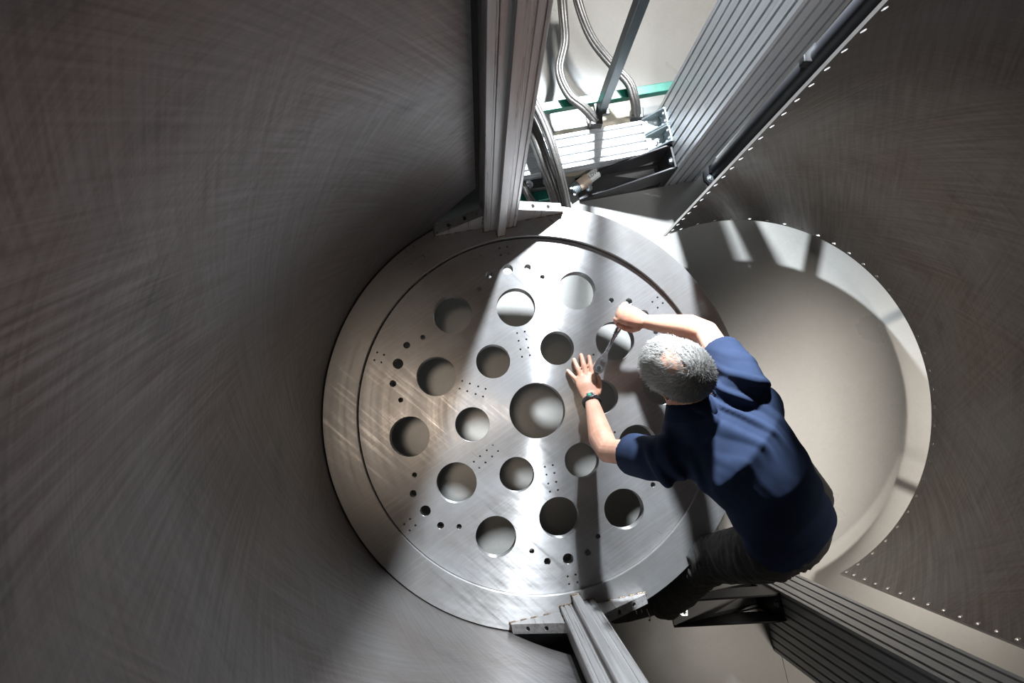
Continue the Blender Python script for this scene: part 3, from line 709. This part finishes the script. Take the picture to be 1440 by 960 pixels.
# left hand, spread flat on the disc
up = V3(0, 0, 1)
kn_ = [V3(*(0.3786, 0.1850, 0.4530)), V3(*(0.3926, 0.2018, 0.4560)), V3(*(0.4125, 0.2102, 0.4570)), V3(*(0.4355, 0.2076, 0.4550))]
tp_ = [V3(*(0.3383, 0.2342, 0.4390)), V3(*(0.3646, 0.2800, 0.4390)), V3(*(0.3943, 0.2988, 0.4390)), V3(*(0.4264, 0.2932, 0.4390))]
sd = (kn_[3]-kn_[0]).normalized(); pc = (kn_[1]+kn_[2])/2
add_loft(bm, [Lwr+V3(0, 0, -0.002), Lwr.lerp(pc, 0.35)+V3(0, 0, -0.004), Lwr.lerp(pc, 0.7), pc+(pc-Lwr).normalized()*0.004], [(0.030, 0.021), (0.037, 0.018), (0.041, 0.016), (0.037, 0.012)], side=tuple(sd), seg=20)
fr = [0.0085, 0.0098, 0.0102, 0.0098]
for k in range(4):
    a, b = kn_[k], tp_[k]; d = (b-a)
    add_loft(bm, [a-d*0.25-V3(0, 0, 0.003), a, a+d*0.25+V3(0, 0, 0.002), a+d*0.48+V3(0, 0, 0.0035), a+d*0.72+V3(0, 0, 0.0015), b-d*0.05], [fr[k]*0.95, fr[k]*1.22, fr[k]*1.04, fr[k]*1.10, fr[k]*1.0, fr[k]*0.92], seg=12)
    add_ell(bm, a+V3(0, 0, 0.004), (0.0095, 0.0095, 0.007), None, 10)
    t_ = (a-Lwr); add_loft(bm, [a, a-t_*0.3+V3(0, 0, 0.004), a-t_*0.62+V3(0, 0, 0.003)], [0.0065, 0.005, 0.004], seg=8)
th = [V3(*(0.4516, 0.1395, 0.4630)), V3(*(0.4631, 0.1624, 0.4560)), V3(*(0.4661, 0.1855, 0.4490)), V3(*(0.4617, 0.2086, 0.4430))]
add_loft(bm, th, [0.016, 0.0125, 0.0105, 0.0085], seg=12)
# right hand, closed round the ratchet handle
mk = [V3(*(0.5127, 0.4142, 0.5900)), V3(*(0.5184, 0.4336, 0.5980)), V3(*(0.5311, 0.4529, 0.5980)), V3(*(0.5509, 0.4683, 0.5900))]
hd0 = V3(*(0.5320, 0.3957, 0.5400)); hd1 = V3(*(0.5730, 0.4726, 0.5520)); hax = (hd1-hd0).normalized()
pc = (mk[1]+mk[2])/2; sd = (mk[3]-mk[0]).normalized()
add_loft(bm, [Rwr, Rwr.lerp(pc, 0.35)+V3(0, 0, 0.003), Rwr.lerp(pc, 0.72), pc], [(0.029, 0.024), (0.036, 0.022), (0.041, 0.021), (0.037, 0.017)], side=tuple(sd), seg=20)
back = (Rwr-pc); back = (back - hax*back.dot(hax)).normalized()
for k in range(4):
    f0 = mk[k]; hc = hd0 + hax*((f0-hd0).dot(hax)); r = 0.0095
    p1 = hc - back*0.029 + V3(0, 0, 0.012); p2 = hc - back*0.020 - V3(0, 0, 0.019); p3 = hc + back*0.004 - V3(0, 0, 0.026); p4 = hc + back*0.020 - V3(0, 0, 0.016)
    add_loft(bm, [f0.lerp(Rwr, 0.15), f0, (f0+p1)/2 - back*0.004 + V3(0, 0, 0.004), p1, p2, p3, p4], [r, r*1.2, r*1.05, r*1.05, r, r*0.95, r*0.85], seg=12)
    add_ell(bm, f0+V3(0, 0, 0.003), (0.010, 0.010, 0.009), None, 10)
    t_ = f0-Rwr; add_loft(bm, [f0, f0-t_*0.3+V3(0, 0, 0.008), f0-t_*0.6+V3(0, 0, 0.005)], [0.007, 0.0055, 0.004], seg=8)
th = [V3(*(0.5973, 0.3913, 0.5720)), V3(*(0.5744, 0.3816, 0.5620)), V3(*(0.5472, 0.3872, 0.5600)), V3(*(0.5194, 0.4020, 0.5620))]
add_loft(bm, th, [0.019, 0.0150, 0.0115, 0.0095], seg=12)
person = objm('person', fuse(bm, 0.0032, 5, 0.5), MT['skin'], None, smooth=180)
recenter(person, root_loc)
tag(person, 'grey haired person in a navy polo shirt leaning over the disc with a wrench', 'person')
def wear(name, me_or_bm, mat, parent=person, smooth=180):
    o = objm(name, me_or_bm, mat, None, smooth=smooth) if isinstance(me_or_bm, bpy.types.Mesh) else obj(name, me_or_bm, mat, None, smooth=smooth)
    base = root_loc if parent is person else root_loc
    o.data.transform(Matrix.Translation(-base)); o.parent = parent; return o
for s in (-1, 1):
    bm = bmesh.new(); add_ell(bm, H(0.071, s*0.031, -0.004), (0.0125, 0.0125, 0.0125), (F, Lf, U), 16); e = wear('eye', bm, MT['eye'])
    bm = bmesh.new(); add_ell(bm, H(0.0805, s*0.031, -0.006), (0.004, 0.0062, 0.0062), (F, Lf, U), 12); wear('iris', bm, MT['iris'], e)

# trousers
HM = (HL+HR)/2
bm = bmesh.new()
add_loft(bm, [HM+spine*0.12+V3(0, 0, 0.02), HM+spine*0.03+V3(0, 0, 0.015), HM-spine*0.045+V3(0, 0, -0.05), HM-spine*0.05+V3(0, 0, -0.12)], [(0.125, 0.09), (0.172, 0.12), (0.170, 0.12), (0.13, 0.09)], side=tuple(across), seg=24)
for hp, kn, an, s in ((HL, KL, AL, -1), (HR, KR, AR, 1)):
    add_loft(bm, [hp+spine*0.01, hp.lerp(kn, 0.3), hp.lerp(kn, 0.7), kn, kn.lerp(an, 0.3), kn.lerp(an, 0.7), an+V3(0.0, 0.0, 0.02)], [0.112, 0.104, 0.092, 0.086, 0.082, 0.074, 0.066], seg=20)
me = fuse(bm, 0.008, 6)
PN = [(v.co.copy(), v.normal.copy()) for v in me.vertices]
for v, (p, nrm_) in zip(me.vertices, PN):      # folds gathered at knee and hip
    d = min((p-KL).length, (p-HL).length*1.2, (p-KL.lerp(AL, 0.6)).length); A = 0.011*math.exp(-(d/0.16)**2) + 0.002
    ax_ = (AL-KL).normalized() if (p-KL).length < (p-HL).length else (KL-HL).normalized()
    q_ = p + ax_*(p.dot(ax_)*3.2); q_ = q_*11 + V3(1, 2, 3)*0.7*noise.noise(p*6)
    w_ = 1.2 - 3.4*abs(noise.noise(q_)) + 0.5*noise.noise(p*22)
    v.co = p + nrm_*A*w_
trs = wear('trousers', me, MT['trousers'])
# shoes
for an, toe in ((AL, V3(*(0.6772, -0.7835, 0.0300))), (AR, AR+V3(-0.19, 0.12, -0.07))):
    d = (toe-an); d.z = 0; d.normalize(); heel = Vector((an.x, an.y, 0))-d*0.055; tip = heel+d*0.275
    lift = 0.06 if an is AL else 0.0
    bm = bmesh.new(); s = V3(-d.y, d.x, 0)
    add_loft(bm, [heel+V3(0, 0, 0.045+lift), heel+d*0.06+V3(0, 0, 0.05+lift), heel+d*0.14+V3(0, 0, 0.045+lift*0.4), heel+d*0.21+V3(0, 0, 0.036), tip+V3(0, 0, 0.032)], [(0.034, 0.042), (0.038, 0.048), (0.044, 0.042), (0.048, 0.034), (0.036, 0.026)], side=tuple(s), seg=18)
    add_loft(bm, [an+V3(0, 0, 0.04), an+d*0.01+V3(0, 0, -0.04)], [0.044, 0.046], seg=16)
    sh = wear('shoe', fuse(bm, 0.006, 4), MT['shoe'])
    bm = bmesh.new(); o2 = an+d*0.075+V3(0, 0, -0.015+0.02)
    for k in range(3):
        q = o2+d*0.022*k-V3(0, 0, 0.012*k); add_loft(bm, catmull([q-s*0.022-V3(0, 0, 0.01), q+V3(0, 0, 0.006), q+s*0.022-V3(0, 0, 0.01)], 4), [0.0025]*9, seg=6)
    add_loft(bm, catmull([o2, o2+s*0.025+V3(0, 0, 0.012), o2+s*0.05-V3(0, 0, 0.01), o2+s*0.06-V3(0, 0, 0.05)], 4), [0.0025]*13, seg=6)
    wear('lace', bm, MT['lace'], sh)

# polo shirt
def torso_pts():
    m = (Lsh+Rsh)/2
    return [C7+V3(0.0, 0.0, -0.035), m+V3(0.02, -0.025, -0.012), m.lerp(HM, 0.28)+V3(0.008, 0.008, 0.085), m.lerp(HM, 0.52)+V3(0.004, 0.01, 0.105), m.lerp(HM, 0.8)+V3(0, 0, 0.06), HM-spine*0.005+V3(0, 0, 0.010), HM-spine*0.035+V3(0, 0, -0.05)]
bm = bmesh.new(); tp = torso_pts()
NK = (HC*0.30+C7*0.70)+V3(0.006, -0.006, -0.030); NAX = (HC+U*-0.07+F*-0.03 - C7).normalized()
add_loft(bm, [C7+V3(0.02, -0.02, -0.07), NK-NAX*0.015, NK+NAX*0.008], [0.115, 0.086, 0.074], side=tuple(across), seg=24)
add_ell(bm, Rsh.lerp(HR, 0.20)+V3(0.0, 0.0, 0.01), (0.085, 0.085, 0.08), None, 20)
add_loft(bm, tp, [(0.085, 0.055), (0.170, 0.085), (0.178, 0.105), (0.166, 0.112), (0.168, 0.118), (0.178, 0.125), (0.172, 0.115)], side=tuple(across), seg=28)
lh = Lsh.lerp(Lel, 0.60); rh = Rsh.lerp(Rel, 0.62)
for sh, hem, el in ((Lsh, lh, Lel), (Rsh, rh, Rel)):
    inn = sh.lerp(C7, 0.35)+V3(0.015, -0.015, -0.035)
    add_loft(bm, [inn, sh, sh.lerp(hem, 0.5), hem], [0.080, 0.083, 0.076, 0.071], seg=22, cap=False)
me = fuse(bm, 0.0065, 6)
Tm = (Lsh+Rsh)/2
PN = [(v.co.copy(), v.normal.copy()) for v in me.vertices]
for v, (p, n) in zip(me.vertices, PN):
    # drag folds running from the right armpit and shoulder towards the neck, and soft folds at the waist
    ar = (p-(Rsh+V3(-0.02, -0.07, 0.05))).length; al = (p-(Lsh+V3(0.01, -0.03, 0.03))).length; hp = (p-HM).length
    q = p - Rsh
    w1 = math.sin((q.x*0.55+q.y*0.83)*95 + 4.5*noise.noise(p*7)) ; w1 = max(w1, -0.2)
    w2 = math.sin((p-Lsh).dot(V3(0.9, 0.25, 0.3))*100 + 4*noise.noise(p*8+V3(5, 0, 0)))
    w3 = noise.noise(V3(p.dot(spine)*22, p.dot(across)*6, p.z*6))
    w4 = noise.noise(p*11+V3(2, 7, 1))
    d = 0.012*w1*math.exp(-(ar/0.14)**2) + 0.009*w2*math.exp(-(al/0.12)**2) + 0.013*w3*math.exp(-((hp-0.10)/0.16)**2) + 0.005*w4
    for hem, el in ((lh, Lel), (rh, Rel)):       # pressed band at the sleeve ends
        t = (p-hem).dot((el-hem).normalized()); 
        if (p-hem).length < 0.11 and t > -0.028: d = 0.0015
    v.co = p + n*d
shirt = wear('polo_shirt', me, MT['shirt'])
bm = bmesh.new()     # folded collar, open at the throat
nk = NK; nax = NAX
cx_ = (across - nax*across.dot(nax)).normalized(); cy_ = nax.cross(cx_)
n = 40; rings = []
for k in range(n):
    t = 2*PI*k/n
    def cp(r, h): return nk + cx_*(math.cos(t)*r) + cy_*(math.sin(t)*r*0.95) + nax*h
    rings.append([bm.verts.new(x) for x in (cp(0.067, -0.01), cp(0.064, 0.028), cp(0.067, 0.032), cp(0.072, 0.027), cp(0.086, -0.018), cp(0.083, -0.022))])
for k in range(n):
    A_, B_ = rings[k], rings[(k+1) % n]
    for j in range(6): bm.faces.new((A_[j], B_[j], B_[(j+1) % 6], A_[(j+1) % 6]))
col_ = wear('collar', bm, MT['collar'], shirt, smooth=60)

# wrist watch with black strap
wax = (Lel-Lwr).normalized(); wc = Lwr + wax*0.012; wu = (V3(0, 0, 1)-wax*wax.z).normalized(); ws = wax.cross(wu)
bm = bmesh.new(); n = 36; rings = []
for k in range(n):
    t = 2*PI*k/n
    def wp(a, h): return wc + ws*math.cos(t)*(0.0325+a) + wu*math.sin(t)*(0.0265+a) + wax*h
    z_ = 0.0105 + (0.0012 if k % 3 == 0 else 0)
    rings.append([bm.verts.new(x) for x in (wp(0, -z_), wp(0.004, -z_*0.9), wp(0.0055, 0), wp(0.004, z_*0.9), wp(0, z_))])
for k in range(n):
    A_, B_ = rings[k], rings[(k+1) % n]
    for j in range(5): bm.faces.new((A_[j], B_[j], B_[(j+1) % 5], A_[(j+1) % 5]))
watch = wear('wrist_watch', bm, MT['strap'], smooth=50)
Mw = Matrix((ws, wax, wu)).transposed().to_4x4(); Mw.translation = wc
tilt = Mw @ Matrix.Rotation(math.radians(8), 4, 'Y')
bm = bmesh.new(); add_box(bm, (0, 0, 0.0345), (0.026, 0.026, 0.010), tilt, bev=0.003); wear('case', bm, MT['strap'], watch, smooth=40)
bm = bmesh.new(); add_cyl(bm, (0.003, -0.001, 0.0393), (0.003, -0.001, 0.0402), 0.0085, seg=20); bmesh.ops.transform(bm, matrix=tilt, verts=bm.verts); wear('display', bm, MT['display'], watch)
bm = bmesh.new(); add_box(bm, (-0.017, 0.0, 0.0335), (0.008, 0.010, 0.005), tilt, bev=0.001); wear('buckle', bm, MT['zinc'], watch)

# hair: short grey strands from a whorl at the back, thin over the crown
hm = bpy.data.materials.new('grey_hair'); hm.use_nodes = True; nt = hm.node_tree; b = nt.nodes['Principled BSDF']
at_ = node(nt, 'ShaderNodeVertexColor', layer_name='tone'); nt.links.new(at_.outputs['Color'], b.inputs['Base Color']); b.inputs['Roughness'].default_value = 0.5
HO = H(-0.012, 0, 0.02)
def skull(f, l, u, add=0.0):
    d = Vector((f, l, u)).normalized(); k = 1/math.sqrt((d.x/(0.098+add))**2+(d.y/(0.077+add))**2+(d.z/(0.098+add))**2)
    return d*k
def hairy(p):     # p in head coordinates from the skull centre: how much hair grows here (0..1)
    f, l, u = p
    if u > 0.02: lim = 0.082 - 0.25*max(0, u-0.05)
    else: lim = 0.050 if u > -0.02 else 0.020
    if f > lim: return 0.0
    if u < -0.052 + 0.35*max(0, f+0.02): return 0.0
    if u < -0.010 and abs(f+0.0) < 0.022 and abs(l) > 0.06: return 0.0
    bald = math.hypot((f-0.004)/0.036, (l-0.004)/0.030)*(1+0.5*noise.noise(Vector(p)*40)) if u > 0 else 9
    return 1.0 if bald > 1.6 else (0.16 if bald < 0.5 else 0.16+0.84*(bald-0.5)/1.1)
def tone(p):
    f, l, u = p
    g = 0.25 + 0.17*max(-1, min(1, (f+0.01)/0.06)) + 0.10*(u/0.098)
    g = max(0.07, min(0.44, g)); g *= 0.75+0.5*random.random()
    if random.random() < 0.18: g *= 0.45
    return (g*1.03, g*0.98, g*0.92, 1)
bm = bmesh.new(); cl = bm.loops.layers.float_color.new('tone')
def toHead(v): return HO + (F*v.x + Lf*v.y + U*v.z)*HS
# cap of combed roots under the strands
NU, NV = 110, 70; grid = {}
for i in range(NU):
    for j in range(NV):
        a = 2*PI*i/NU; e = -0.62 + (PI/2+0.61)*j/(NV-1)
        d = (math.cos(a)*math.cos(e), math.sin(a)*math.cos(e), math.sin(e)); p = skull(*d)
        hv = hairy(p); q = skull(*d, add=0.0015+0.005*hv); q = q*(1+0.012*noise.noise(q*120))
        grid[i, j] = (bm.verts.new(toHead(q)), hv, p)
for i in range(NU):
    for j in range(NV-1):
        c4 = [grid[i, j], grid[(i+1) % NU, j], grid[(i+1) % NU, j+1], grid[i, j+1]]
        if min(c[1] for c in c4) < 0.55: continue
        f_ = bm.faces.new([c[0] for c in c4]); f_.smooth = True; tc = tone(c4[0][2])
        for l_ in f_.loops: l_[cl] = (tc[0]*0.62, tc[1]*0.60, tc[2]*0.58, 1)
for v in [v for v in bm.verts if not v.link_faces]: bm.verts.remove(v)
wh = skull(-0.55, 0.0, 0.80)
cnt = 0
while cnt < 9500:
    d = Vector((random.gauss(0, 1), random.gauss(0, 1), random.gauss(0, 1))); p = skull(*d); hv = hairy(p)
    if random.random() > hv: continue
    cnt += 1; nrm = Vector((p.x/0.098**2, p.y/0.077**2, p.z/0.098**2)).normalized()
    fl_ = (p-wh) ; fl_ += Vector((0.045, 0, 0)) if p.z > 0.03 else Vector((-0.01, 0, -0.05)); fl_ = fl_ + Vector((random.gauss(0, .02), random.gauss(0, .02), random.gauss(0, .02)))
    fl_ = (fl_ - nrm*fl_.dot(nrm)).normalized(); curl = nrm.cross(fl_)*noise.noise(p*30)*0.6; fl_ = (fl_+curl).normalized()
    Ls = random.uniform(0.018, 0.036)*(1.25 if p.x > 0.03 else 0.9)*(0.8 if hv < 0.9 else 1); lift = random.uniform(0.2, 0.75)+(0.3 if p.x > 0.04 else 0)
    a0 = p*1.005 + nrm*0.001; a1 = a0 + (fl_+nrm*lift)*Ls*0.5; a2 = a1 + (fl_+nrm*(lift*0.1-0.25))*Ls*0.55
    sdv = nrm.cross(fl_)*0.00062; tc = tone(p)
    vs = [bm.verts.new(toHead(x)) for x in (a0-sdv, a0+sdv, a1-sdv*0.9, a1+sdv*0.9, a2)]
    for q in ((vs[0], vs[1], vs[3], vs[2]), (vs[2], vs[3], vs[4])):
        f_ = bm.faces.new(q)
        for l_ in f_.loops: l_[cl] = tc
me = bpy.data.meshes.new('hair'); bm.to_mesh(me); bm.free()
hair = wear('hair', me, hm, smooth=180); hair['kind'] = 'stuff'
for s in (-1, 1):
    bm = bmesh.new(); add_loft(bm, [H(0.082, s*0.014, 0.016), H(0.083, s*0.030, 0.021), H(0.072, s*0.046, 0.017)], [0.003, 0.004, 0.002], seg=8); wear('eyebrow', bm, MT['hose'])

# ------------------------------------------------------------ ratchet wrench held over the disc
rh0 = V3(*(0.4554, 0.2392, 0.5000)); rax = (hd0 - rh0).normalized(); rup = (V3(0, 0, 1)-rax*rax.z).normalized(); rsd = rax.cross(rup)
t = empty('ratchet_wrench', (rh0.x, rh0.y, DZ), 'chrome ratchet wrench in the right fist, its head set over the disc', 'wrench')
MR = Matrix((rax, rsd, rup)).transposed().to_4x4(); MR.translation = rh0 - Vector((rh0.x, rh0.y, DZ))
poly = []
for k in range(13):
    a = math.radians(90+180*k/12); poly.append((0.023*math.cos(a), 0.0225*math.sin(a)))
poly += [(0.022, -0.022), (0.042, -0.0165), (0.060, -0.008), (0.066, -0.006), (0.066, 0.006), (0.060, 0.008), (0.042, 0.0165), (0.022, 0.022)]
bm = bmesh.new(); add_prism(bm, poly, -0.013, 0.013, MR); bmesh.ops.bevel(bm, geom=[e for e in bm.edges if len(e.link_faces) == 2 and e.calc_face_angle(0) > 1.0], offset=0.002, segments=2, affect='EDGES'); obj('head', bm, MT['chrome'], t, smooth=35)
bm = bmesh.new(); add_cyl(bm, MR @ V3(0, 0, 0.012), MR @ V3(0, 0, 0.0145), 0.0125, seg=28); obj('cover_ring', bm, MT['darkzinc'], t, smooth=35)
bm = bmesh.new(); add_cyl(bm, MR @ V3(0, 0, 0.013), MR @ V3(0, 0, 0.0165), 0.0075, seg=20); obj('release_button', bm, MT['ink'], t, smooth=35)
bm = bmesh.new(); add_cyl(bm, MR @ V3(0.033, 0, 0.012), MR @ V3(0.033, 0, 0.018), 0.009, seg=20); add_box(bm, (0.033, 0.002, 0.019), (0.006, 0.020, 0.004), MR); obj('reversing_lever', bm, MT['zinc'], t, smooth=35)
LH = (hd1-rh0).length
bm = bmesh.new(); add_loft(bm, [MR @ V3(x, 0, 0) for x in (0.060, 0.08, 0.11, 0.145, 0.150)], [0.0075, 0.0065, 0.007, 0.0078, 0.0078], seg=18); obj('shaft', bm, MT['chrome'], t, smooth=40)
g0, g1 = MR @ V3(0.150, 0, 0), hd1 + hax*0.004 - Vector(t.location)
bm = bmesh.new(); ps = [g0.lerp(g1, k/8) for k in range(9)]; add_loft(bm, ps, [0.0095, 0.0115, 0.0105, 0.0115, 0.0115, 0.0115, 0.0115, 0.012, 0.010], seg=18); obj('grip', bm, MT['chrome'], t, smooth=40)
for x in (0.138, 0.146): 
    bm = bmesh.new(); add_cyl(bm, MR @ V3(x, 0, 0), MR @ V3(x+0.004, 0, 0), 0.0098, seg=20); obj('grip_collar', bm, MT['zinc'], t, smooth=40)
bm = bmesh.new(); q = MR @ V3(0, 0, -0.013); add_cyl(bm, q, V3(q.x, q.y, 0.045), 0.006, seg=4); add_cyl(bm, V3(q.x, q.y, 0.045), V3(q.x, q.y, 0.0), 0.0115, seg=20); obj('socket', bm, MT['zinc'], t, smooth=35)
